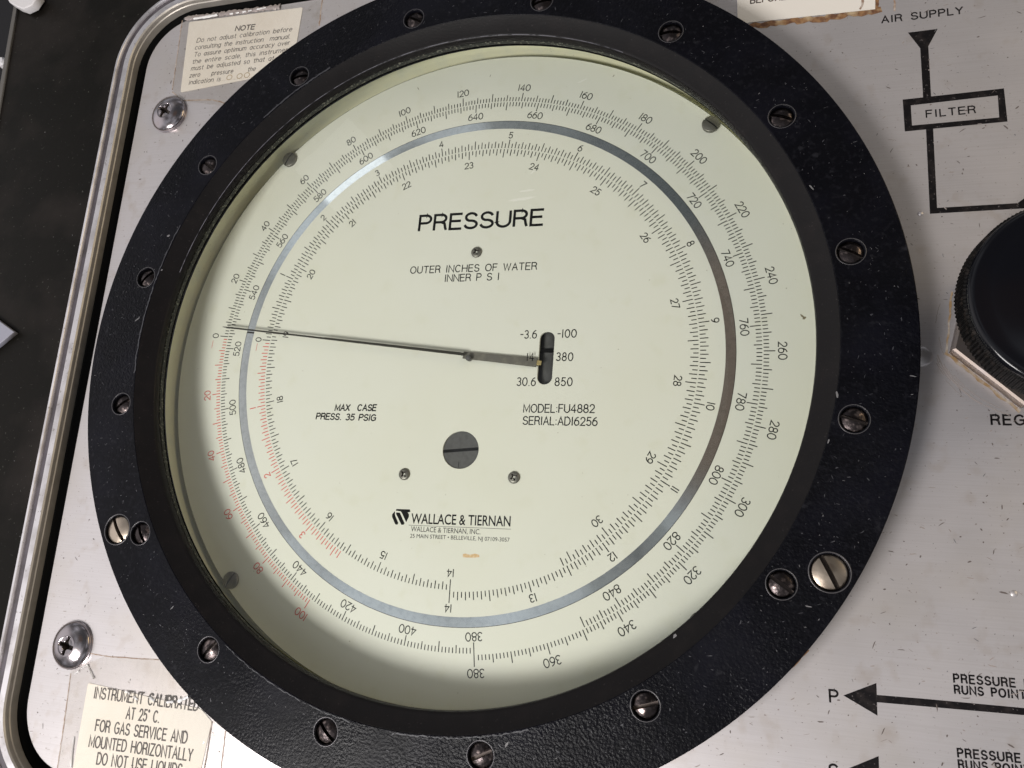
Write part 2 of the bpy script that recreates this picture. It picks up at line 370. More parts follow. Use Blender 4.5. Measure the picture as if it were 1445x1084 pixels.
def stroke_text(name, s, m, parent, o, xd, h, z, lw, width=None, track=0.26, shear=0.0, anchor='l', xs=1.0):
    """o: baseline start, xd: unit direction, h: cap height in mm; width: fit the line to it"""
    yd = (-xd[1], xd[0])
    w = text_width(s, track)
    sx = h * xs
    if width: sx = width / w
    x = 0.0 if anchor == 'l' else -w / 2
    vs, fs = [], []
    k = 0
    for c in s:
        gw, st = G[c]
        for line in st:
            pts = []
            for (a, b) in line:
                X = (x + a) * sx + shear * b * h; Y = b * h
                pts.append((o[0] + xd[0] * X + yd[0] * Y, o[1] + xd[1] * X + yd[1] * Y))
            strip(pts, lw / 2, vs, fs, z + 0.002 * (k % 4)); k += 1
        x += gw + track
    return mesh(name, vs, fs, m, parent)

def two_pt(name, s, m, parent, p, q, h, z, lw, **kw):
    d = (q[0] - p[0], q[1] - p[1]); L = math.hypot(*d)
    return stroke_text(name, s, m, parent, p, (d[0] / L, d[1] / L), h, z, lw, width=L, **kw)

def font_text(name, s, m, parent, p, q, h, z, bold=0.0, depth=0.0):
    cu = bpy.data.curves.new(name, 'FONT'); cu.body = s; cu.offset = bold; cu.resolution_u = 4
    o = bpy.data.objects.new(name, cu); COL.objects.link(o)
    me = bpy.data.meshes.new_from_object(o.evaluated_get(bpy.context.evaluated_depsgraph_get()))
    bpy.data.objects.remove(o); bpy.data.curves.remove(cu)
    co = [v.co.copy() for v in me.vertices]
    x0 = min(c.x for c in co); x1 = max(c.x for c in co); y1 = 0.70
    d = (q[0] - p[0], q[1] - p[1]); L = math.hypot(*d); ux, uy = d[0] / L, d[1] / L
    for v in me.vertices:
        X = (v.co.x - x0) / (x1 - x0) * L; Y = v.co.y / y1 * h
        v.co = ((p[0] + ux * X - uy * Y) * MM, (p[1] + uy * X + ux * Y) * MM, z * MM)
    me.name = name
    return link(name, me, m, parent)

def flat(name, polys, z, m, parent, dz=0.0):
    vs, fs = [], []
    for i, P in enumerate(polys):
        b = len(vs)
        a = sum(P[j][0] * P[(j + 1) % len(P)][1] - P[(j + 1) % len(P)][0] * P[j][1] for j in range(len(P)))
        if a < 0: P = P[::-1]
        vs += [(x, y, z + dz * i) for x, y in P]; fs.append(tuple(range(b, len(vs))))
    return mesh(name, vs, fs, m, parent)

# ------------------------------------------------------------------ screw heads
def slotted_head(c, z, R, dome, slot_w, slot_d, ang, n=9, m=13):
    """two domed half heads beside a slot, its walls and floor"""
    vs, fs = [], []
    ca, sa = math.cos(math.radians(ang)), math.sin(math.radians(ang))
    a = slot_w / 2; Y = math.sqrt(R * R - a * a) * 0.999
    def put(x, y, zz): vs.append((c[0] + ca * y - sa * x, c[1] + sa * y + ca * x, zz)); return len(vs) - 1
    def dz(x, y): return z + dome * (1 - (x * x + y * y) / (R * R)) - (0.25 * dome if x * x + y * y > 0.97 * R * R else 0)
    for s in (1, -1):
        G_ = []
        for j in range(m):
            y = -Y + 2 * Y * (0.5 - 0.5 * math.cos(math.pi * j / (m - 1)))
            xm = math.sqrt(max(R * R - y * y, a * a))
            G_.append([put(s * (a + (xm - a) * (1 - (1 - i / (n - 1)) ** 1.5)), y, dz(a + (xm - a) * (1 - (1 - i / (n - 1)) ** 1.5), y)) for i in range(n)])
        for j in range(m - 1):
            for i in range(n - 1):
                f = (G_[j][i], G_[j][i + 1], G_[j + 1][i + 1], G_[j + 1][i])
                fs.append(f if s < 0 else f[::-1])
        lo = [put(s * a, vs_y, z - slot_d) for vs_y in [(-Y + 2 * Y * (0.5 - 0.5 * math.cos(math.pi * j / (m - 1)))) for j in range(m)]]
        for j in range(m - 1): fs.append((G_[j][0], G_[j + 1][0], lo[j + 1], lo[j]) if s < 0 else (G_[j + 1][0], G_[j][0], lo[j], lo[j + 1]))
        rim = [G_[j][-1] for j in range(m)]
        rl = []
        for v in rim: rl.append(len(vs)); vs.append((vs[v][0], vs[v][1], z - slot_d - 0.6))
        for j in range(m - 1): fs.append((rim[j], rim[j + 1], rl[j + 1], rl[j]))
    b = len(vs); put(-a, -Y, z - slot_d); put(a, -Y, z - slot_d); put(a, Y, z - slot_d); put(-a, Y, z - slot_d)
    fs.append((b, b + 1, b + 2, b + 3))
    return vs, fs

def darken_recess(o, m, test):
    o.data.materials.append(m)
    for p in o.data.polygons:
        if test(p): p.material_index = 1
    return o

def phillips_head(c, z, R, dome, rec, depth, ang, nr=44, na=96):
    vs, fs = [(c[0], c[1], z + dome - depth)], []
    for i in range(1, nr + 1):
        r = R * i / nr
        for j in range(na):
            t = 2 * math.pi * j / na
            x, y = r * math.cos(t - math.radians(ang)), r * math.sin(t - math.radians(ang))
            h = z + dome * math.sqrt(max(0, 1 - 0.92 * (r / R) ** 2)) - dome * math.sqrt(0.08) * 0
            w = rec * 0.20
            ax, ay = abs(x), abs(y)
            d1 = max(ax - rec, ay - w * (1.15 - 0.35 * ax / rec)); d2 = max(ay - rec, ax - w * (1.15 - 0.35 * ay / rec))
            d = min(d1, d2, (ax + ay) - rec * 0.62)
            k = min(1, max(0, (-d + 0.03 * rec) / (0.12 * rec)))
            k = k * (1.0 - 0.55 * min(1, r / rec))
            dish = 0.07 * dome * max(0, 1 - max(0, r - rec * 0.95) / (0.12 * rec)) if r < rec * 1.1 else 0
            vs.append((c[0] + r * math.cos(t), c[1] + r * math.sin(t), h - depth * k - dish))
    for j in range(na): fs.append((0, 1 + j, 1 + (j + 1) % na))
    for i in range(nr - 1):
        for j in range(na):
            a = 1 + i * na + j; b = 1 + i * na + (j + 1) % na
            fs.append((a, a + na, b + na, b))
    base = len(vs)
    o = 1 + (nr - 1) * na
    for j in range(na): vs.append((vs[o + j][0], vs[o + j][1], z - 0.2))
    for j in range(na): fs.append((o + j, base + j, base + (j + 1) % na, o + (j + 1) % na))
    return vs, fs

# ================================================================== SURROUNDINGS
mesh('bench', [(-1500, -1500, -60), (1500, -1500, -60), (1500, 1500, -60), (-1500, 1500, -60)], [(0, 1, 2, 3)], M_void)
tag(bpy.data.objects['bench'], kind='structure')

# frame path: rounded rectangle round the panel
RC = 20.0
CEN = [(-120.5, 114.5), (-115.5, -117.0), (212.0, -117.0), (212.0, 114.5)]
def frame_path2(n=16):
    out = []
    N_ = len(CEN)
    for i, c in enumerate(CEN):
        p, q = CEN[i - 1], CEN[(i + 1) % N_]
        a0 = math.atan2(-(c[0] - p[0]), (c[1] - p[1])); a1 = math.atan2(-(q[0] - c[0]), (q[1] - c[1]))
        a0 = math.atan2(c[1] - p[1], c[0] - p[0]) - math.pi / 2
        a1 = math.atan2(q[1] - c[1], q[0] - c[0]) - math.pi / 2
        while a1 < a0: a1 += 2 * math.pi
        while a1 - a0 > math.pi: a1 -= 2 * math.pi
        for k in range(n + 1):
            a = a0 + (a1 - a0) * k / n
            out.append((c[0], c[1], math.cos(a), math.sin(a)))
    return out
PATH = frame_path2()
def offset_loop(d): return [(cx + (RC + d) * nx, cy + (RC + d) * ny) for cx, cy, nx, ny in PATH]
def sweep(name, prof, mats, parent, closed=True, smooth=25, midx=None):
    vs, fs = [], []
    n = len(prof)
    for cx, cy, nx, ny in PATH:
        for d, z in prof: vs.append((cx + (RC + d) * nx, cy + (RC + d) * ny, z))
    m = n if closed else n - 1
    T = len(PATH)
    for i in range(T):
        j = (i + 1) % T
        for k in range(m): fs.append((i * n + k, i * n + (k + 1) % n, j * n + (k + 1) % n, j * n + k))
    o = mesh(name, vs, fs, mats, parent, smooth)
    if midx:
        for i in range(T):
            for k in range(m): o.data.polygons[i * m + k].material_index = midx[k]
    return o

cs = empty('instrument_case', (-180, 0, 0))
tag(cs, 'black scuffed plastic case with a silver grooved metal rim round the panel', 'case')
fr = cs
sweep('rim', [(5.0, -6), (5.0, 11.6), (5.25, 11.9), (5.25, 13.3), (5.6, 13.8), (7.7, 13.9), (8.0, 13.4), (8.05, 12.9), (10.6, 12.9), (10.7, 13.5), (10.95, 13.9), (11.9, 13.8), (12.3, 13.2), (12.4, -6)],
      [M_frame, M_groove, M_beige], fr, midx=[2, 2, 2, 2, 0, 0, 0, 1, 0, 0, 0, 0, 0, 0])
sweep('rim_gasket', [(1.4, -6), (1.4, 4.8), (2.2, 5.4), (4.3, 9.2), (4.9, 9.2), (4.9, -6)], M_black, fr)

# black case outside the rim
case_out = [(-196.0, -260), (420, -260), (420, 260), (-208.0, 260)]
me = fill_curve_mesh('case_deck', [[(-151.77, -142.83), (420, -260), (420, 260), (-260, 330), (-228.12, 164.23), (-222.02, 99.27), (-236.0, 30.0), (-236.0, -160)], offset_loop(12.9)], -30, 3.0, 0.8, 2)
link('case_deck', me, M_case, cs)
# worn bead along the far edge of the case
A, B = (-228.12, 164.23), (-222.02, 99.27)
def bar(name, A, B, w, z0, z1, m, parent):
    d = Vector((B[0] - A[0], B[1] - A[1])).normalized(); n = Vector((-d.y, d.x)) * (w / 2)
    me = fill_curve_mesh(name, [[(A[0] + n.x, A[1] + n.y), (A[0] - n.x, A[1] - n.y), (B[0] - n.x, B[1] - n.y), (B[0] + n.x, B[1] + n.y)]], z0, z1, min(0.3, w / 5))
    return link(name, me, m, parent)
bar('edge_bead', (A[0] + 0.2, A[1]), (B[0] + .2, B[1]), 1.6, 2.2, 3.9, M_edge, cs)
# small things beyond the case edge
me = fill_curve_mesh('card', [[(-205.83, 19.72), (-183.65, 8.30), (-189.99, 3.23), (-203.48, -5.85)]], 3.1, 5.2, 0.3)
o = link('grey_card', me, M_card); tag(o, 'pale lavender grey card corner lying on the black case at the left edge', 'card')
me = fill_curve_mesh('cap', [[(-230.63, 165.89), (-225.68, 160.01), (-220.81, 157.09), (-216.74, 155.39), (-212.70, 156.55), (-210.64, 160.52), (-217.09, 166.61)]], 4.2, 8.0, 0.5)
o = link('plastic_block', me, M_white); tag(o, 'white plastic block corner above the case edge in the top left corner', 'block')
lathe('white_button', [(0.01, -8), (1.6, -8.1), (2.3, -9), (2.5, -12), (2.5, -20)], M_white, None, c=(-245.80, 144.49), seg=32)
tag(bpy.data.objects['white_button'], 'small round white button in the dark beyond the case edge', 'button')
lathe('orange_button', [(0.01, -8), (1.6, -8.1), (2.3, -9), (2.5, -12), (2.5, -20)], M_orange, None, c=(-236.49, 109.99), seg=32)
tag(bpy.data.objects['orange_button'], 'small orange button in the dark at the left edge', 'button')

# ================================================================== PANEL
PZ = 10.0
pn = empty('control_panel', (100, 0, PZ))
tag(pn, 'scratched brushed aluminium panel printed with black flow lines', 'panel')
KC = (155.4, 3.2)
me = fill_curve_mesh('metal_sheet', [offset_loop(0.0), circle(0, 0, 116, 128)], PZ - 2.0, PZ, 0.25, 2)
link('metal_sheet', me, M_panel, pn)
ZP = PZ + 0.02
flat('flow_line', [[(129.32, 92.56), (132.28, 87.07), (134.35, 87.38), (136.94, 92.71)],
                   [(132.28, 87.29), (132.43, 71.06), (134.43, 71.06), (134.36, 87.61)]], ZP, M_worn, pn, 0.002)
OU = [(127.26, 71.25), (152.20, 71.93), (152.47, 61.85), (127.47, 61.28)]
IN = [(129.24, 69.21), (150.62, 69.94), (150.60, 63.27), (129.34, 62.94)]
flat('filter_outline', [[OU[i], OU[(i + 1) % 4], IN[(i + 1) % 4], IN[i]] for i in range(4)], ZP + 0.006, M_worn, pn, 0.0)
flat('flow_line', [[(132.77, 61.79), (132.74, 36.18), (134.54, 37.80), (134.54, 61.84)],
                   [(132.74, 36.18), (152.77, 36.38), (153.40, 37.97), (134.54, 37.80)],
                   [(152.50, 36.38), (158.75, 36.41), (159.16, 42.58), (153.40, 37.97)]], ZP, M_worn, pn, 0.002)
flat('flow_arrow', [[(109.08, -88.31), (116.50, -91.96), (116.45, -84.64)],
                    [(116.50, -87.32), (116.46, -88.97), (125.98, -88.69), (147.03, -88.10), (157.39, -87.82), (157.50, -86.32), (147.13, -86.56), (126.04, -87.01)]], ZP, M_worn, pn, 0.002)
flat('flow_arrow', [[(109.15, -104.86), (116.56, -108.32), (116.51, -100.84)],
                    [(116.53, -103.45), (116.49, -105.14), (146.07, -103.57), (146.17, -102.02)]], ZP, M_worn, pn, 0.002)
two_pt('printed_lettering', 'AIR SUPPLY', M_worn, pn, (122.66, 96.71), (143.43, 96.77), 2.15, ZP, 0.40, track=.30)
two_pt('printed_lettering', 'FILTER', M_worn, pn, (133.05, 65.08), (145.00, 65.29), 2.1, ZP, 0.38, track=.34)
two_pt('printed_lettering', 'PRESSURE IN', M_worn, pn, (133.15, -82.57), (149.52, -82.09), 1.75, ZP, 0.40, track=.36)
two_pt('printed_lettering', 'RUNS POINTER', M_worn, pn, (133.22, -85.00), (150.62, -84.42), 1.70, ZP, 0.40, track=.36)
two_pt('printed_lettering', 'PRESSURE IN', M_worn, pn, (133.24, -98.75), (149.59, -98.00), 1.75, ZP, 0.40, track=.36)
two_pt('printed_lettering', 'RUNS POINTER', M_worn, pn, (133.32, -101.15), (150.40, -100.24), 1.70, ZP, 0.40, track=.36)
two_pt('printed_lettering', 'P', M_worn, pn, (106.09, -90.11), (107.85, -90.03), 2.7, ZP, 0.50)
two_pt('printed_lettering', 'S', M_worn, pn, (105.77, -106.81), (107.64, -106.70), 2.7, ZP, 0.50)
stroke_text('printed_lettering', 'REGULATOR', M_worn, pn, (144.24, -21.01), (0.999, 0.012), 2.35, ZP, 0.50, track=.34, xs=1.14)

def dirt(name, pts, w, z, m, parent):
    vs, fs = [], []
    P = []
    for (x0, y0), (x1, y1) in zip(pts[:-1], pts[1:]):
        n = max(2, int(math.hypot(x1 - x0, y1 - y0) / 1.2))
        P += [(x0 + (x1 - x0) * i / n + random.gauss(0, w * .12), y0 + (y1 - y0) * i / n + random.gauss(0, w * .12)) for i in range(n)]
    P.append(pts[-1])
    strip(P, w / 2, vs, fs, z)
    # vary the width
    vs = [(x + random.gauss(0, w * .10), y + random.gauss(0, w * .10), zz) for x, y, zz in vs]
    return mesh(name, vs, fs, m, parent)

def inside_panel(x, y):
    if x * x + y * y < 128.5 ** 2: return False
    if x < -134 or y > 131 or y < -134: return False
    if x > 178 or (x - KC[0]) ** 2 + (y - KC[1]) ** 2 < 21 ** 2: return False
    return True
def nicks(name, count, m, parent, z, lmin, lmax, wmin, wmax, inside, box, drift=None, label=None):
    vs, fs = [], []
    k = 0
    while k < count:
        x, y = random.uniform(box[0], box[2]), random.uniform(box[1], box[3])
        if not inside(x, y): continue
        k += 1
        L = random.uniform(lmin, lmax) * random.random() ** 1.5 + lmin * 0.5; w = random.uniform(wmin, wmax)
        a = random.gauss(drift, 0.5) if drift is not None else random.uniform(0, math.pi)
        ca, sa = math.cos(a), math.sin(a)
        bend = random.uniform(-0.25, 0.25) * L
        b = len(vs)
        for (u, v) in ((-L / 2, 0), (-L * .2, -w / 2 + bend * .3), (L * .25, -w / 2 * random.uniform(.5, 1) + bend * .3), (L / 2, 0), (L * .2, w / 2 + bend * .3), (-L * .25, w / 2 * random.uniform(.4, 1) + bend * .3)):
            vs.append((x + ca * u - sa * v, y + sa * u + ca * v, z + 0.0007 * (k % 9)))
        fs.append(tuple(range(b, b + 6)))
    o = mesh(name, vs, fs, m, parent); o['kind'] = 'stuff'
    return o
nicks('scratch_marks', 760, M_nick, pn, ZP + 0.02, 0.22, 2.4, 0.10, 0.40, inside_panel, (-134, -134, 178, 131))
nicks('scratch_marks', 900, M_nickl, pn, ZP + 0.012, 0.2, 2.2, 0.06, 0.30, inside_panel, (-134, -134, 178, 131), drift=0.0)
nicks('scratch_marks', 170, M_chip, pn, ZP + 0.03, 0.2, 1.6, 0.06, 0.22, lambda x, y: inside_panel(x, y) and x > 110, (110, -134, 178, 131))
# arc scratches left by turning the nut
vs, fs = [], []
for r0, a0, a1, w in ((23.4, 196, 236, .30), (22.9, 203, 222, .22), (23.9, 198, 214, .18), (22.3, 212, 246, .16), (22.6, 160, 174, .14), (22.0, 184, 197, .16), (24.3, 201, 209, .2), (23.2, 238, 252, .2), (24.6, 212, 226, .10)):
    strip([(x + random.gauss(0, .06), y + random.gauss(0, .06)) for x, y in arc(KC[0], KC[1], r0, r0 * .985, a0, a1, 24)], w / 2, vs, fs, ZP + 0.015)
o = mesh('ring_scratches', vs, fs, M_nickl, pn)
dirt('rust_bits', [(94.99, -85.25), (97.81, -82.45), (101.12, -78.61)], .7, ZP + .03, M_rust, pn)
# small blisters in the sheet
for cx, cy, r, h in ((*(129.16, -3.50), 2.7, 0.5), (*(130.48, 36.40), 0.75, 0.35), (*(146.66, -61.42), 0.8, 0.25)):
    lathe('blister', [(0.001, PZ + h), (r * .4, PZ + h * .85), (r * .75, PZ + h * .4), (r, PZ + 0.01), (r * 1.02, PZ - .1)], M_panel, pn, c=(cx, cy), seg=32, smooth=180)

# the two domed panel screws
for k, (c, ang, lab) in enumerate((((-124.80, 92.48), 62, 'shiny domed cross head screw on the panel beside the note sticker'), ((-121.66, -99.85), 78, 'brownish domed cross head screw on the panel above the calibration sticker'))):
    t = empty('panel_screw', (c[0], c[1], PZ)); tag(t, lab, 'screw', 'domed screws holding the panel')
    c2 = c
    v, f = phillips_head(c2, PZ + 0.2, 7.3, 3.4, 2.9, 3.0, ang)
    o = mesh('screw_head', v, f, M_steel, t, 55)
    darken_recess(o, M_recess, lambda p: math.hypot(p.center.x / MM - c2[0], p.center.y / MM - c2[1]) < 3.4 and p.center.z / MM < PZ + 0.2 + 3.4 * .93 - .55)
    lathe('washer_lip', [(7.25, PZ - .2), (7.55, PZ + .05), (7.5, PZ + .4), (7.2, PZ + .55)], M_steel, t, c=c2, seg=64)

# ================================================================== STICKERS
def sticker(name, label, paper, pts, z, m, th=0.12):
    t = empty(name, (pts[0][0], pts[0][1], z)); tag(t, label, 'sticker')
    me = fill_curve_mesh('paper', [pts], z, z + th, 0.03, 1)
    link('paper', me, m, t)
    return t
def round_poly(P, r, n=5):
    out = []
    for i in range(len(P)):
        a, b, c = Vector(P[i - 1]), Vector(P[i]), Vector(P[(i + 1) % len(P)])
        u = (a - b).normalized(); v = (c - b).normalized()
        for k in range(n + 1):
            s = k / n
            out.append(tuple(b + u * r * (1 - s) ** 2 + v * r * s ** 2))
    return out
Z1 = PZ + 0.06
st = sticker('note_sticker', 'cream note sticker about calibration under clear tape at the top left', 'p', round_poly([(-124.26, 133.01), (-121.88, 101.62), (-73.91, 105.24), (-73.46, 131.93)], 0.8), Z1, M_paper)
def line(s, u0, v0, u1, v1, h=2.1, lw=.27, **kw):
    two_pt('printed_text', s, M_print, st, P240(u0, v0), P240(u1, v1), h, Z1 + .15, lw, **kw)
NOTE = [('NOTE', (-101.83, 125.80), (-93.38, 125.41), 2.0, .42, .22),
 ('Do not adjust calibration before', (-118.79, 123.03), (-76.66, 122.17), 1.85, .225, .20),
 ('consulting the instruction  manual.', (-118.98, 119.93), (-76.91, 119.07), 1.85, .225, .18),
 ('To assure optimum accuracy over', (-118.80, 116.78), (-76.72, 116.40), 1.85, .225, .20),
 ('the entire scale, this instrument', (-118.86, 113.68), (-75.71, 113.46), 1.85, .225, .20),
 ('must be adjusted so that at', (-118.91, 110.72), (-82.56, 110.59), 1.85, .225, .22),
 ('zero    pressure     the', (-118.95, 107.71), (-89.73, 107.07), 1.85, .225, .24),
 ('indication is', (-118.75, 104.65), (-104.54, 104.53), 1.85, .225, .20)]
for s, p, q, h, lw, tr in NOTE:
    two_pt('printed_text', s, M_print, st, p, q, h, Z1 + .15, lw, track=tr, shear=0.06 if s == 'NOTE' else 0.10)
a, b = (-103.78, 104.50), (-90.61, 104.43)
two_pt('dotted_line', '................', M_dirt, st, a, b, 1.6, Z1 + .15, .22)
M_faint = mat('faded_handwriting', (0.50, 0.38, 0.22), 0.6)
two_pt('handwritten_figure', '0.00', M_faint, st, (-101.76, 104.56), (-91.87, 104.64), 2.0, Z1 + .16, .30)
ZT = Z1 + 0.20
TP = [(-127.66, 135.95), (-125.92, 103.00), (-120.42, 97.66), (-92, 91.5), (-70.5, 120), (-65.71, 133.72), (-67.2, 137.3), (-73.11, 134.11)]
def sheet(name, P, z, m, parent): return flat(name, [P], z, m, parent)
me = fill_curve_mesh('clear_tape', [[(-127.28, 134.93), (-125.99, 103.31), (-120.45, 97.82), (-92, 91.8), (-65.8, 108.5), (-65.75, 133.58), (-82.13, 133.66)]], ZT, ZT + .06, 0.01, 1)
link('clear_tape', me, M_tape, st)
dirt('tape_edge_dirt', [(-127.83, 134.37), (-126.09, 103.33)], .38, ZP + .03, M_dirt, st)
dirt('tape_edge_dirt', [(-125.79, 102.37), (-120.51, 98.13), (-106.57, 96.90), (-92, 91.6)], .45, ZP + .03, M_dirt, st)
dirt('tape_edge_dirt', [(-65.70, 134.03), (-65.33, 123.08)], .5, ZP + .03, M_dirt, st)
# puckered tape edge along the rim
M_crink = mat('crinkled_tape', (0.40, 0.34, 0.32), 0.22, 0.2, bumps=[(500, 0.5, 1.0, 0, ONE)], coat=0.6)
M_glint = mat('painted_glint', (0.90, 0.88, 0.87), 0.30, 0.0, bumps=[(700, 0.2, 0.5, 0, ONE)], coat=0.4)  # white colour stands in for glints on the tape
def ridge(name, A, B, w, h, z, m, parent, n=40):
    vs, fs = [], []
    d = Vector((B[0] - A[0], B[1] - A[1])); L = d.length; d /= L; nn = Vector((-d.y, d.x))
    for i in range(n + 1):
        s = i / n; q = Vector(A) + d * L * s
        ww = w * (0.6 + 0.7 * random.random()); hh = h * (0.3 + random.random())
        for u, zz in ((-.5, 0), (-.2, hh), (.2, hh * random.uniform(.4, 1)), (.5, 0)):
            vs.append((q.x + nn.x * ww * u, q.y + nn.y * ww * u, z + zz))
    for i in range(n):
        for k in range(3): fs.append((i * 4 + k, i * 4 + k + 4, i * 4 + k + 5, i * 4 + k + 1))
    return mesh(name, vs, fs, m, parent, 60)
ridge('crinkled_edge', (-126.42, 134.80), (-83.36, 133.69), 2.2, .5, ZT, M_crink, st, 70)
ridge('edge_glint', (-121.90, 133.82), (-110.81, 133.92), 1.2, .5, ZT + .35, M_glint, st, 14)  # white ridges as painted glints along the tape edge
for A_, B_ in (((-105.24, 133.41), (-103.66, 133.49)), ((-102.38, 133.45), (-101.11, 133.48)), ((-99.52, 133.43), (-97.96, 133.57)), ((-96.99, 133.43), (-95.46, 133.67)), ((-93.26, 133.65), (-89.25, 133.81))):
    ridge('edge_glint', A_, B_, .7, .4, ZT + .4, M_glint, st, 6)

st = sticker('calibration_sticker', 'yellowed sticker lettered instrument calibrated under glossy tape at the bottom left', 'p', round_poly([(-113.05, -110.40), (-112.59, -136.98), (-72, -152), (-66.86, -130.15), (-65.59, -115.94), (-70, -113)], 0.8), Z1, M_paper)
for s, p, q in (('INSTRUMENT CALIBRATED', (-109.73, -114.52), (-71.06, -113.59)), ('AT 25\u00b0 C.', (-96.29, -118.91), (-84.15, -118.58)),
                ('FOR GAS SERVICE AND', (-106.98, -123.78), (-73.17, -122.99)), ('MOUNTED HORIZONTALLY', (-108.22, -128.54), (-70.39, -127.49)), ('DO NOT USE LIQUIDS', (-104.18, -132.96), (-73.23, -132.01))):
    two_pt('printed_text', s, M_print, st, p, q, 3.15, Z1 + .15, .47, track=.24)
me = fill_curve_mesh('clear_tape', [[(-120.85, -107.51), (-118.18, -138.38), (-62, -160), (-60.64, -129.27), (-60.62, -117.67), (-60, -104), (-68, -99.5), (-108.11, -101.85)]], ZT, ZT + .06, 0.01, 1)
link('clear_tape', me, M_tape, st)
dirt('tape_edge_dirt', [(-114.33, -101.74), (-106.70, -101.92), (-88.14, -100.82)], .32, ZP + .03, M_dirt, st)
dirt('tape_edge_dirt', [(-120.58, -108.56), (-119.88, -116.81), (-118.64, -136.62)], .36, ZP + .03, M_dirt, st)
dirt('tape_edge_dirt', [(-60.43, -118.04), (-60.06, -128.43)], .40, ZP + .03, M_dirt, st)
dirt('tape_edge_dirt', [(-65.47, -115.92), (-65.66, -129.98)], .25, Z1 + .16, M_dirt, st)
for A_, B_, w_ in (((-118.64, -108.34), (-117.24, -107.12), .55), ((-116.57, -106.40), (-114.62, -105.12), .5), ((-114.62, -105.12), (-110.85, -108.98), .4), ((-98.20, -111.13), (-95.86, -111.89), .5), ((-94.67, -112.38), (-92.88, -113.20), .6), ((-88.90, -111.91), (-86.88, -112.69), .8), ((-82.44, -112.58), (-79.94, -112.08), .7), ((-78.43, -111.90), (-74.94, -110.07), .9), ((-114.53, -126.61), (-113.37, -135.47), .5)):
    ridge('tape_glint', A_, B_, w_, .35, ZT + .07, M_glint, st, 9)  # glints on the tape, put in as white ridges

st = sticker('warning_sticker', 'white sticker edged with rusty glue at the top beside the bezel', 'p', [(82.14, 112.88), (82.47, 101.71), (86.41, 102.14), (120.94, 101.51), (121.12, 106.90)], Z1, M_paper2)
two_pt('printed_text', 'BEFORE OPERATING', M_print, st, (86.19, 108.79), (113.66, 108.33), 2.0, Z1 + .15, .36)
dirt('rusty_glue_strip', [(84.77, 100.63), (94.58, 101.07), (106.52, 100.78), (116.21, 100.79), (121.91, 101.12)], 1.9, ZP + .03, M_rust, st)
dirt('rusty_glue_strip', [(121.33, 100.38), (121.59, 106.58)], 0.9, ZP + .035, M_rust, st)
dirt('tape_edge_dirt', [(126.17, 100.36), (126.08, 105.38)], .5, ZP + .03, M_dirt, st)
dirt('rusty_glue_strip', [(117.50, 107.23), (117.63, 104.55), (117.00, 102.23)], .7, Z1 + .15, M_dirt, st)

# ================================================================== REGULATOR KNOB
kb = empty('regulator_knob', (KC[0], KC[1], PZ)); tag(kb, 'large black round knob over a hexagonal nut at the right edge', 'knob')
def hexnut(c, R, a0, z0, z1, ch):
    lo = [(c[0] + R * math.cos(math.radians(a0 + 60 * i)), c[1] + R * math.sin(math.radians(a0 + 60 * i))) for i in range(6)]
    vs = [(x, y, z0) for x, y in lo] + [(x, y, z1 - ch) for x, y in lo] + [(c[0] + (x - c[0]) * .965, c[1] + (y - c[1]) * .965, z1) for x, y in lo]
    vs += [(c[0] + (x - c[0]) * .6, c[1] + (y - c[1]) * .6, z1) for x, y in lo]
    fs = []
    for i in range(6):
        j = (i + 1) % 6
        for k in range(3): fs.append((k * 6 + i, k * 6 + j, k * 6 + 6 + j, k * 6 + 6 + i))
    return vs, fs
v, f = hexnut(KC, 20.6, 196.5, PZ, PZ + 3.6, .30); mesh('hexagonal_nut', v, f, M_nut, kb)
dirt('nut_edge_stain', [(KC[0] + 21.3 * math.cos(math.radians(a)) , KC[1] + 21.3 * math.sin(math.radians(a))) for a in (150, 196.5)], .5, ZP + .03, M_stain, kb)
dirt('nut_edge_stain', [(KC[0] + 21.3 * math.cos(math.radians(a)) , KC[1] + 21.3 * math.sin(math.radians(a))) for a in (196.5, 256.5)], .8, ZP + .032, M_stain, kb)
def knurled(c, z0, z1, R, n, amp):
    vs, fs = [], []
    for k, (z, r) in enumerate(((z0, R - .6), (z0 + .6, R), (z1 - .8, R - .5), (z1, R - 1.4))):
        for i in range(n * 4):
            a = 2 * math.pi * i / (n * 4); rr = r - (amp if i % 4 in (0, 1) else 0)
            vs.append((c[0] + rr * math.cos(a), c[1] + rr * math.sin(a), z))
    N4 = n * 4
    for k in range(3):
        for i in range(N4): j = (i + 1) % N4; fs.append((k * N4 + i, k * N4 + j, (k + 1) * N4 + j, (k + 1) * N4 + i))
    return vs, fs
KT = (156.5, 3.1)
v, f = knurled(KT, 29, 36.2, 23.8, 150, .20); mesh('knurled_skirt', v, f, M_knurl, kb)
lathe('knob_neck', [(12, PZ + 3.5), (12, 18), (17.5, 24), (23.2, 29.2)], M_knurl, kb, c=KT, seg=64)
lathe('knob_cap', [(22.7, 36.0), (22.6, 36.6), (22.1, 37.1), (21.0, 37.4), (20.2, 37.35), (18, 37.9), (13, 38.8), (7, 39.4), (0.01, 39.6)], M_knob, kb, c=KT, seg=160, smooth=40)

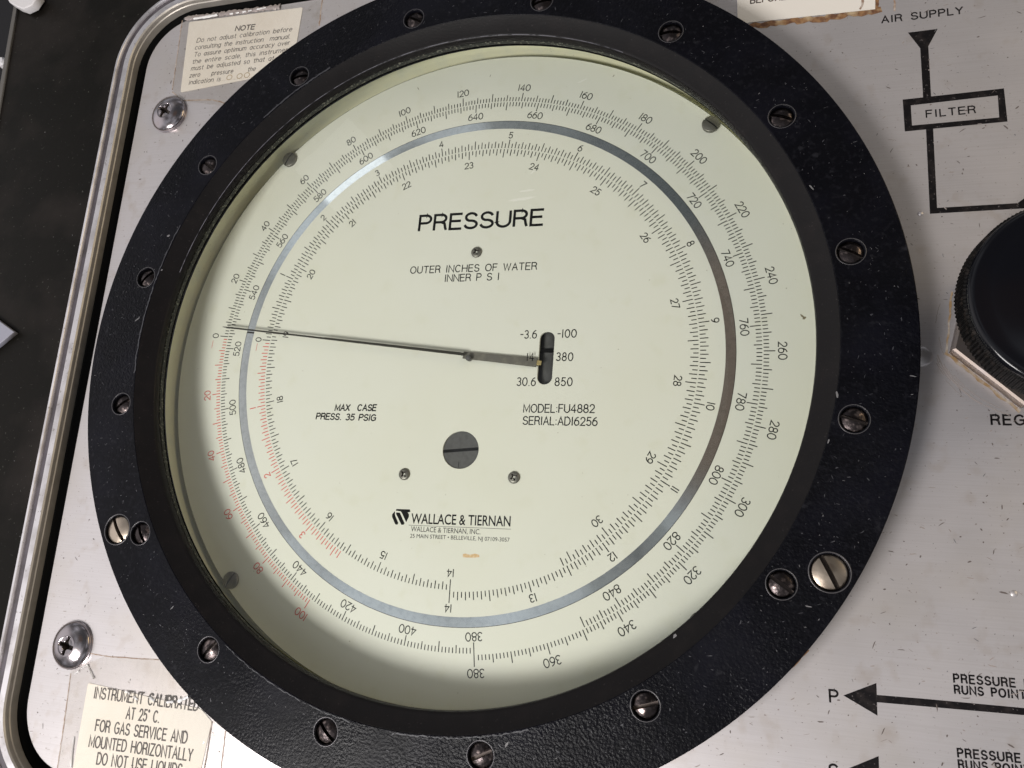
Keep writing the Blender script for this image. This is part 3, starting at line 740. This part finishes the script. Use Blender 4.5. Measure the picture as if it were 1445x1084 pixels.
# ================================================================== PRESSURE GAUGE
ga = empty('pressure_gauge', (0, 0, 0))
tag(ga, 'large round pressure gauge with cream dial and thick black screwed bezel', 'pressure gauge')
BR, HA = 113.9, [11.15 + 22.5 * i for i in range(16)]
holes = [(BR * math.cos(math.radians(a)), BR * math.sin(math.radians(a)), 3.55) for a in HA]
BIG = [(105.5, -59.8), (-103.8, -62.5)]
holes += [(x, y, 4.6) for x, y in BIG]
ZB = 20.1
me = fill_curve_mesh('bezel', [circle(0, 0, 127, 320), circle(0, 0, 109.1, 288)] + [circle(x, y, r, 40) for x, y, r in holes], 11.0, ZB, 0.28, 2)
bz = link('bezel', me, M_paint, ga)
# sloping inner ring of the bezel
lathe('bezel_slope', [(109.05, 12.0), (109.05, 19.85), (108.8, 19.95), (104.4, 17.15), (103.75, 16.9), (103.5, 16.5), (103.45, 14.7), (104.5, 14.6), (104.5, 12)], M_paint2, ga, seg=320, smooth=40)
lathe('bezel_skirt', [(126.4, 11.2), (126.4, 10.45), (104.5, 10.45)], M_black, ga, seg=160)
lathe('glass_gasket', [(107, 14.2), (103.55, 14.2), (103.7, 13.4), (103.9, 12.3), (104.3, 11.9), (107, 11.9)], M_rubber, ga, seg=256, smooth=60)
lathe('glass_pane', [(0.001, 14.45), (104.2, 14.45), (104.2, 14.25), (0.001, 14.25)], M_glass, ga, seg=160, smooth=30)
lathe('case_wall', [(107, 11.95), (109.6, 11.9), (110.4, 10.5), (110.6, -2.0), (109.9, -3.4), (96, -3.6)], M_wall, ga, seg=256, smooth=60)
lathe('case_floor', [(111.2, -3.9), (100, -20), (0.01, -20)], M_black, ga, seg=96)

SLOT = [8, -28, 10, -2, -20, -28, -18, -35, 18, 26, -43, 50, -60, 37, 45, -35]
bez_xy = [(-63.5, 94.6), (-22.1, 111.7), (22.3, 111.7), (64.0, 94.6), (95.1, 63.0), (111.9, 22.0), (111.8, -21.9), (94.9, -62.6), (63.7, -94.4), (23.6, -111.3), (-20.5, -111.8), (-61.5, -95.5), (-93.5, -64.7), (-111.4, -23.8), (-111.8, 20.7), (-95.3, 62.7)]
def hole_cup(name, c, r, z0, z1, m, parent):
    return lathe(name, [(r - .05, z1), (r - .05, z0), (0.01, z0)], m, parent, c=c, seg=32)
for (x, y), sl in zip(bez_xy, SLOT):
    a = math.atan2(y, x)
    a = math.radians(11.15 + 22.5 * round((math.degrees(a) - 11.15) / 22.5))
    c = (BR * math.cos(a), BR * math.sin(a))
    v, f = slotted_head(c, ZB - .95 + random.uniform(-.15, .1), 3.28, 0.9, 0.95, 0.8, sl)
    s = mesh('bezel_screw', v, f, M_bronze, ga, 50)
    darken_recess(s, M_recess if sl in (-43, 50, -60, 8, 45) else M_brown_slot, lambda p: p.index == len(s.data.polygons) - 1)
    hole_cup('screw_seat', c, 3.55, ZB - 2.6, ZB - .35, M_black, s)
    lathe('chipped_hole_edge', [(3.42, ZB - .5), (3.50, ZB - .04), (3.66, ZB + .04), (3.82, ZB - .02), (3.86, ZB - .2)], M_ring, s, c=c, seg=40, smooth=60)
for (x, y), sl in zip(BIG, (-63, -52)):
    v, f = slotted_head((x, y), ZB - .75, 4.25, 0.75, 1.15, 0.9, sl)
    s = mesh('large_bezel_screw', v, f, M_brass, ga, 50)
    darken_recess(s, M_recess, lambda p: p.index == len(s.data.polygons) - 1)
    s['label'] = 'wider pale brass coloured screw nearer the outer edge'
    hole_cup('screw_seat', (x, y), 4.6, ZB - 2.8, ZB - .35, M_black, s)
    lathe('chipped_hole_edge', [(4.45, ZB - .5), (4.55, ZB - .04), (4.75, ZB + .05), (4.95, ZB - .02), (5.0, ZB - .2)], M_ring, s, c=(x, y), seg=40, smooth=60)

def on_flat(x, y):
    r = math.hypot(x, y)
    if not 109.8 < r < 126: return False
    return all((x - hx) ** 2 + (y - hy) ** 2 > (hr + .6) ** 2 for hx, hy, hr in holes)
nicks('paint_chips', 260, M_chip, ga, ZB + .02, 0.12, 0.9, 0.05, 0.20, on_flat, (-127, -127, 127, 127))
nicks('paint_scuffs', 900, M_dim, ga, ZB + .01, 0.2, 1.6, 0.06, 0.30, on_flat, (-127, -127, 127, 127))
BC = [((102.32, 40.85), 1.9, .5, -55), ((107.79, -16.22), 2.2, .6, -85), ((-111.82, 7.24), 2.4, .45, 35), ((-105.49, 37.44), 1.2, .9, 20), ((125.14, -11.37), 1.6, .35, -10), ((28.72, -108.20), 1.8, .6, 65), ((69.48, -78.09), 1.5, .8, 60), ((-78.37, -84.18), 1.7, .3, 50), ((100.70, -68.09), 1.6, .3, -8), ((105.65, -28.14), 1.3, .5, 70), ((-105.75, 24.93), 1.0, .6, 0)]
vs, fs = [], []
for (x, y), L, w, a in BC:
    ca, sa = math.cos(math.radians(a)), math.sin(math.radians(a)); b = len(vs)
    for i in range(9):
        t = 2 * math.pi * i / 9; u = L / 2 * math.cos(t) * random.uniform(.75, 1.1); v = w / 2 * math.sin(t) * random.uniform(.6, 1.15)
        zz = ZB if math.hypot(x, y) > 109.2 else 17.15 + (math.hypot(x, y) - 104.4) * .636 + .1
        vs.append((x + ca * u - sa * v, y + sa * u + ca * v, zz + .035))
    fs.append(tuple(range(b, b + 9)))
mesh('paint_chips', vs, fs, M_chip, ga)['kind'] = 'stuff'
# line of worn paint where the flat meets the slope
def worn_edge(a0, a1, w, m):
    vs, fs = [], []
    n = int(abs(a1 - a0) * 2.2)
    P = [(109.45 * math.cos(math.radians(a0 + (a1 - a0) * i / n)) + random.gauss(0, .10), 109.45 * math.sin(math.radians(a0 + (a1 - a0) * i / n)) + random.gauss(0, .10)) for i in range(n + 1)]
    strip(P, w / 2, vs, fs, ZB + .015)
    return mesh('worn_edge', [(x + random.gauss(0, .07), y + random.gauss(0, .07), z) for x, y, z in vs], fs, m, ga)
worn_edge(158, 186, .34, M_dim); worn_edge(118, 133, .5, M_dim); worn_edge(238, 262, .16, M_dim); worn_edge(268, 288, .2, M_dim)
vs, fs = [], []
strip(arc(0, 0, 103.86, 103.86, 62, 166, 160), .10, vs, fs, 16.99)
mesh('lip_highlight', vs, fs, M_lip, ga)  # pale strip painted as a highlight along the upper left lip

# ---- dial plate
dial = fill_curve_mesh('dial_plate', [circle(0, 0, 107.8, 256)] +
      [[(26.6 + 2.45 * math.cos(a), 5.3 + 2.45 * math.sin(a)) for a in [math.pi * i / 14 for i in range(15)]] +
       [(26.6 + 2.45 * math.cos(a), -7.0 + 2.45 * math.sin(a)) for a in [math.pi + math.pi * i / 14 for i in range(15)]],
       circle(1.35, -30.4, 6.0, 64)], -0.9, 0.0, 0.12, 1)
dl = link('dial_plate', dial, M_dial, ga)
ZD = 0.02
lathe('mirror_ring', [(80.15, 0.005), (80.15, .03), (83.0, .03), (83.0, 0.005)], M_mirror, dl, seg=360, smooth=30)
lathe('dial_gap_shade', [(107.75, 0.01), (107.98, -.06), (107.98, -.9)], M_black, dl, seg=256)  # black strip stands in for the shade in the gap round the dial
lathe('mirror_ring_edge', [(83.0, .025), (83.14, .025)], M_inkg, dl, seg=360)

PO = {'r1': [1.09189e-12, -4.28741e-10, -6.21242e-08, -3.28979e-05, -0.657209, -184.502],
      'r2': [2.57794e-12, -7.81474e-09, 9.20507e-06, -0.00530503, 0.794287, 18.7822],
      'p1': [5.03408e-06, 1.8484e-05, -0.00191662, -0.0345849, -18.2374, -184.37],
      'p2': [2.56801e-05, -0.0027526, 0.114438, -2.33491, 3.88233, 92.8742]}
def ANG(k, v): return float(np.polyval(PO[k], v))
def ticks(name, key, vals, base, lens, hw, m):
    """lens: function value -> outer radius"""
    vs, fs = [], []
    for v in vals:
        a = math.radians(ANG(key, v)); r1 = lens(v)
        ca, sa = math.cos(a), math.sin(a)
        b = len(vs)
        for r, s in ((base, -hw), (r1, -hw), (r1, hw), (base, hw)): vs.append((r * ca - s * sa, r * sa + s * ca, ZD))
        fs.append((b, b + 1, b + 2, b + 3) if r1 > base else (b + 3, b + 2, b + 1, b))
    return mesh(name, vs, fs, m, dl)
L1 = lambda v: 93.75 if v % 10 == 0 else (92.97 if v % 5 == 0 else 92.12)
L2 = lambda v: 87.2 if v % 10 == 0 else (87.95 if v % 5 == 0 else 88.65)
HW = 0.145
ticks('tick_marks', 'r1', range(0, 380), 90.62, L1, HW, M_inkg)
ticks('red_tick_marks', 'r1', range(-100, 0), 90.62, L1, HW, M_red)
ticks('tick_marks', 'r2', range(381, 851), 90.22, L2, HW, M_inkg)
P1 = lambda i: 76.05 if i % 10 == 0 else (75.36 if i % 2 == 0 else 74.63)
P2 = lambda i: 69.42 if i % 10 == 0 else (70.17 if i % 2 == 0 else 70.96)
def pticks(name, key, ids, base, L, m):
    vs, fs = [], []
    for i in ids:
        a = math.radians(ANG(key, i * .05)); r1 = L(i); ca, sa = math.cos(a), math.sin(a); b = len(vs)
        for r, s in ((base, -HW), (r1, -HW), (r1, HW), (base, HW)): vs.append((r * ca - s * sa, r * sa + s * ca, ZD))
        fs.append((b, b + 1, b + 2, b + 3) if r1 > base else (b + 3, b + 2, b + 1, b))
    return mesh(name, vs, fs, m, dl)
pticks('tick_marks', 'p1', range(0, 280), 72.95, P1, M_inkg)
pticks('red_tick_marks', 'p1', range(-72, 0), 72.95, P1, M_red)
pticks('tick_marks', 'p2', range(281, 613), 72.5, P2, M_inkg)
vs, fs = [], []
for a, r0, r1 in ((-82.83, 87.26, 93.8), (-88.37, 69.5, 76.15)):
    ca, sa = math.cos(math.radians(a)), math.sin(math.radians(a))
    strip([(r0 * ca, r0 * sa), (r1 * ca, r1 * sa)], HW, vs, fs, ZD)
mesh('tick_marks', vs, fs, M_inkg, dl)

def numeral(s, deg, r, m, h=2.3, lw=0.30, name='numeral'):
    a = math.radians(deg)
    o = ((r - h / 2) * math.cos(a), (r - h / 2) * math.sin(a))
    return stroke_text(name, s, m, dl, o, (math.sin(a), -math.cos(a)), h, ZD, lw, track=.20, anchor='c', xs=0.98)
for v in range(0, 400, 20):
    if v == 380: continue
    numeral(str(v), ANG('r1', v), 95.75, M_inkg)
numeral('380', -82.6, 95.7, M_inkg); numeral('380', -82.75, 85.65, M_inkg)
for v in (20, 40, 60, 80, 100): numeral(str(v), ANG('r1', -v), 95.8, M_red, name='red_numeral')
for v in range(400, 860, 20): numeral(str(v), ANG('r2', v), 85.62, M_inkg)
for v in range(0, 14): numeral(str(v), ANG('p1', v), 77.72, M_inkg, 2.15)
numeral('14', -88.5, 77.75, M_inkg, 2.15); numeral('14', -88.5, 67.6, M_inkg, 2.15)
for v in (1, 2, 3): numeral(str(v), ANG('p1', -v), 77.75, M_red, 2.15, name='red_numeral')
for v in range(15, 31): numeral(str(v), ANG('p2', v), 67.2, M_inkg, 2.15)
for r, deg in ((96.35, 177.4), (77.85, 177.65)):
    a = math.radians(deg); h = 1.3
    vs, fs = [], []
    strip([(r * math.cos(a) + h * math.sin(a), r * math.sin(a) - h * math.cos(a)), (r * math.cos(a) - h * math.sin(a), r * math.sin(a) + h * math.cos(a))], .09, vs, fs, ZD)
    mesh('red_minus_sign', vs, fs, M_red, dl)

# ---- lettering on the dial
two_pt('printed_title', 'PRESSURE', M_ink, dl, (-21.00, 44.03), (22.22, 43.79), 5.35, ZD, .90, track=.215)
two_pt('printed_text', 'OUTER INCHES OF WATER', M_ink, dl, (-22.41, 28.58), (21.43, 28.43), 2.35, ZD, .33, track=.25)
two_pt('printed_text', 'INNER P S I', M_ink, dl, (-9.66, 25.27), (9.01, 25.28), 2.35, ZD, .33, track=.22)
two_pt('printed_text', 'MAX  CASE', M_ink, dl, (-44.00, -18.80), (-29.21, -18.58), 1.95, ZD, .42, track=.22, shear=.10)
two_pt('printed_text', 'PRESS. 35 PSIG', M_ink, dl, (-50.58, -21.80), (-28.94, -21.90), 1.95, ZD, .40, track=.22, shear=.10)
two_pt('printed_text', 'MODEL:FU4882', M_ink, dl, (20.71, -18.16), (42.62, -17.87), 2.45, ZD, .34, track=.22)
two_pt('printed_text', 'SERIAL:AD16256', M_ink, dl, (20.82, -21.95), (43.64, -21.80), 2.45, ZD, .34, track=.22)
two_pt('printed_text', '-3.6', M_ink, dl, (17.91, 5.46), (23.04, 5.50), 2.5, ZD, .33)
two_pt('printed_text', '-100', M_ink, dl, (29.89, 5.58), (35.71, 5.66), 2.5, ZD, .33)
two_pt('printed_text', '380', M_ink, dl, (29.93, -1.79), (35.05, -1.84), 2.5, ZD, .33, track=.3)
two_pt('printed_text', '30.6', M_ink, dl, (17.93, -9.79), (23.79, -9.78), 2.5, ZD, .33)
two_pt('printed_text', '850', M_ink, dl, (30.01, -9.73), (35.31, -9.72), 2.5, ZD, .33, track=.3)
font_text('company_name', 'WALLACE & TIERNAN', M_ink, dl, (-12.69, -53.75), (19.29, -52.76), 3.05, ZD, bold=0.012)
font_text('company_line', 'WALLACE & TIERNAN, INC.', M_ink, dl, (-12.42, -56.15), (10.13, -55.68), 1.55, ZD)
font_text('company_line', '25 MAIN STREET \u2022 BELLEVILLE, NJ 07109-3057', M_ink, dl, (-12.45, -58.10), (19.39, -57.26), 1.2, ZD)
vs, fs = [], []
strip([(-13.29, -54.35), (19.53, -53.57)], .055, vs, fs, ZD); mesh('rule_line', vs, fs, M_inkg, dl)
LG = lambda u, v: None
flat('company_emblem', [
    [(-18.51, -50.35), (-19.30, -51.40), (-19.23, -52.18), (-17.85, -54.41), (-17.20, -54.45), (-16.93, -53.92), (-18.26, -51.64)],
    [(-17.96, -50.71), (-16.78, -50.73), (-14.78, -53.88), (-15.15, -54.37), (-15.82, -54.37), (-18.00, -51.15)],
    [(-18.25, -50.16), (-18.02, -49.66), (-13.54, -49.55), (-13.22, -50.27), (-14.12, -50.52), (-13.62, -51.12), (-13.59, -51.81), (-14.29, -53.54), (-16.11, -50.69), (-16.54, -50.28)]], ZD, M_ink, dl)
M_resid = mat('tan_residue', (0.62, 0.42, 0.22), 0.7, mottle=[(900, (0.74, 0.62, 0.42), 0.45, 0.7, ONE)])
flat('tan_sticker_residue', [[(5.12, -61.80), (5.21, -62.75), (6.79, -62.70), (9.02, -62.60), (10.45, -62.34), (10.31, -61.64), (8.91, -61.41), (7.38, -61.85), (6.00, -61.59)]], ZD, M_resid, dl)
nicks('dial_specks', 120, M_speck, dl, ZD + .01, 0.15, 0.45, 0.10, 0.30, lambda x, y: math.hypot(x, y) < 106.5, (-107, -107, 107, 107))

M_pale = mat('pale_patch', (0.80, 0.80, 0.74), 0.35, spec=0.5)  # slightly paler flat patches on the dial
def blob(name, c, a, b, ang, m, z=ZD):
    ca, sa = math.cos(math.radians(ang)), math.sin(math.radians(ang))
    P = []
    for i in range(14):
        t = 2 * math.pi * i / 14; u = a * math.cos(t) * random.uniform(.7, 1.15); v = b * math.sin(t) * random.uniform(.6, 1.2)
        P.append((c[0] + ca * u - sa * v, c[1] + sa * u + ca * v))
    flat(name, [P], z, m, dl)
blob('pale_patch', (14.56, 53.34), 4.6, .55, 6, M_pale); blob('pale_patch', (16.28, 56.28), 2.6, .45, 4, M_pale)
blob('pale_patch', (32.55, 95.28), 1.9, .35, 20, M_pale); blob('pale_patch', (17.73, 62.83), .9, .3, 40, M_pale)
blob('brown_fleck', (101.00, 11.33), .85, .3, -45, M_speck); blob('brown_fleck', (101.57, 10.69), .6, .35, 30, M_speck)
blob('brown_fleck', (-27.55, 99.26), .8, .12, -55, M_speck); blob('brown_fleck', (-0.44, 101.15), .6, .12, 75, M_speck); blob('brown_fleck', (43.00, 95.90), .5, .16, 60, M_speck)
# ---- screws in the dial
for (x, y, sl) in ((-75.9, 74.9, 60), (74.6, 74.6, -42), (-73.4, -75.6, 62), (74.5, -75.0, 20)):
    v, f = slotted_head((x, y), 0.9, 2.75, 0.55, 0.55, 0.5, sl)
    mesh('dial_edge_screw', v, f, M_dscrew, dl, 50)
for p in ((0.60, 35.15), (-16.58, -38.74), (19.29, -38.23)):
    v, f = phillips_head(p, 0.05, 1.85, 0.75, 1.05, 1.0, random.uniform(15, 60), 20, 48)
    o = mesh('cross_screw', v, f, M_dscrew, dl, 60)
    darken_recess(o, M_recess, lambda q: math.hypot(q.center.x / MM - p[0], q.center.y / MM - p[1]) < 1.2 and q.center.z / MM < 0.05 + .75 * .93 - .12)
# ---- round adjuster below its hole
aj = lathe('zero_adjuster', [(5.9, -1.6), (5.85, -0.55), (5.7, -0.35), (0.01, -0.3)], M_gun, dl, c=(1.35, -30.4), seg=64)
vs, fs = [], []
strip([(1.35 - 5.85, -30.4 - .65), (1.35 + 5.85, -30.4 + .55)], .48, vs, fs, -0.26, cap=0); mesh('adjuster_slot', vs, fs, M_ink, aj)
vs, fs = [], []
strip([(1.05, -35.9), (1.05, -34.2)], .07, vs, fs, -0.26); mesh('index_mark', vs, fs, M_ink, aj)
# ---- drum seen through the slot
vs, fs = [], []
n = 20
for i in range(n + 1):
    a = math.pi * (0.08 + 0.84 * i / n)
    for yy in (-10.5, 9.0): vs.append((26.6 - 4.2 * math.cos(a), yy, -6.2 + 4.2 * math.sin(a)))
for i in range(n): fs.append((2 * i, 2 * i + 1, 2 * i + 3, 2 * i + 2))
dr = mesh('revolution_drum', vs, fs, M_gun, ga, 60)
bar('drum_index', (23.4, 1.9), (29.8, 1.9), 0.9, -1.9, -1.4, M_black, dr)
# ---- pointer
po = empty('pointer', (0, 0, 2)); po.parent = ga
po['label'] = 'thin dark tapered pointer with a grey tail vane, resting near zero'
def taper(name, A, wa, B, wb, z0, z1, m, parent):
    d = Vector((B[0] - A[0], B[1] - A[1])).normalized(); n = Vector((-d.y, d.x))
    L = [(A[0] + n.x * wa / 2, A[1] + n.y * wa / 2), (A[0] - n.x * wa / 2, A[1] - n.y * wa / 2), (B[0] - n.x * wb / 2, B[1] - n.y * wb / 2), (B[0] + n.x * wb / 2, B[1] + n.y * wb / 2)]
    return link(name, fill_curve_mesh(name, [L], z0, z1, .04, 1), m, parent)
NT = (-91.52, 10.15); NC = (0.34, -0.23); NE = (23.94, -2.63)
def lerp(a, b, t): return (a[0] + (b[0] - a[0]) * t, a[1] + (b[1] - a[1]) * t)
taper('needle', NT, .14, lerp(NT, NC, .045), .62, 1.8, 2.1, M_needle, po)
taper('needle', lerp(NT, NC, .04), .48, lerp(NT, NC, .45), .52, 1.78, 2.08, M_needle, po)
taper('needle', lerp(NT, NC, .45), .60, NC, .85, 1.75, 2.3, M_needle, po)
taper('tail_vane', lerp(NC, NE, -.03), 2.2, NE, 2.8, .55, .95, M_vane, po)
taper('tail_tip', lerp(NC, NE, .98), 1.6, lerp(NC, NE, 1.06), 1.3, .5, .8, mat('brassy_tip', (0.50, 0.40, 0.18), .4, .6), po)
lathe('hub', [(0.9, 0.9), (0.95, 2.3), (0.8, 2.5), (0.01, 2.6)], M_gun, po, c=(1.88, -1.40), seg=32)
two_pt('printed_figure', '14', M_ink, po, (20.77, -2.11), (22.94, -2.06), 2.4, 1.0, .27, track=.3)

M_dustw = mat('pale_dust', (0.55, 0.54, 0.50), 0.8)
nicks('glass_dust', 110, M_dustw, ga, 14.47, 0.10, 0.40, 0.06, 0.16, lambda x, y: 70 < math.hypot(x, y) < 103, (-103, -103, 30, 103))
nicks('case_dust', 130, M_chip, cs, 3.05, 0.15, 1.1, 0.08, 0.3, lambda x, y: x < -154 + (y > 100) * 3 and y < 120, (-230, -140, -152, 130))
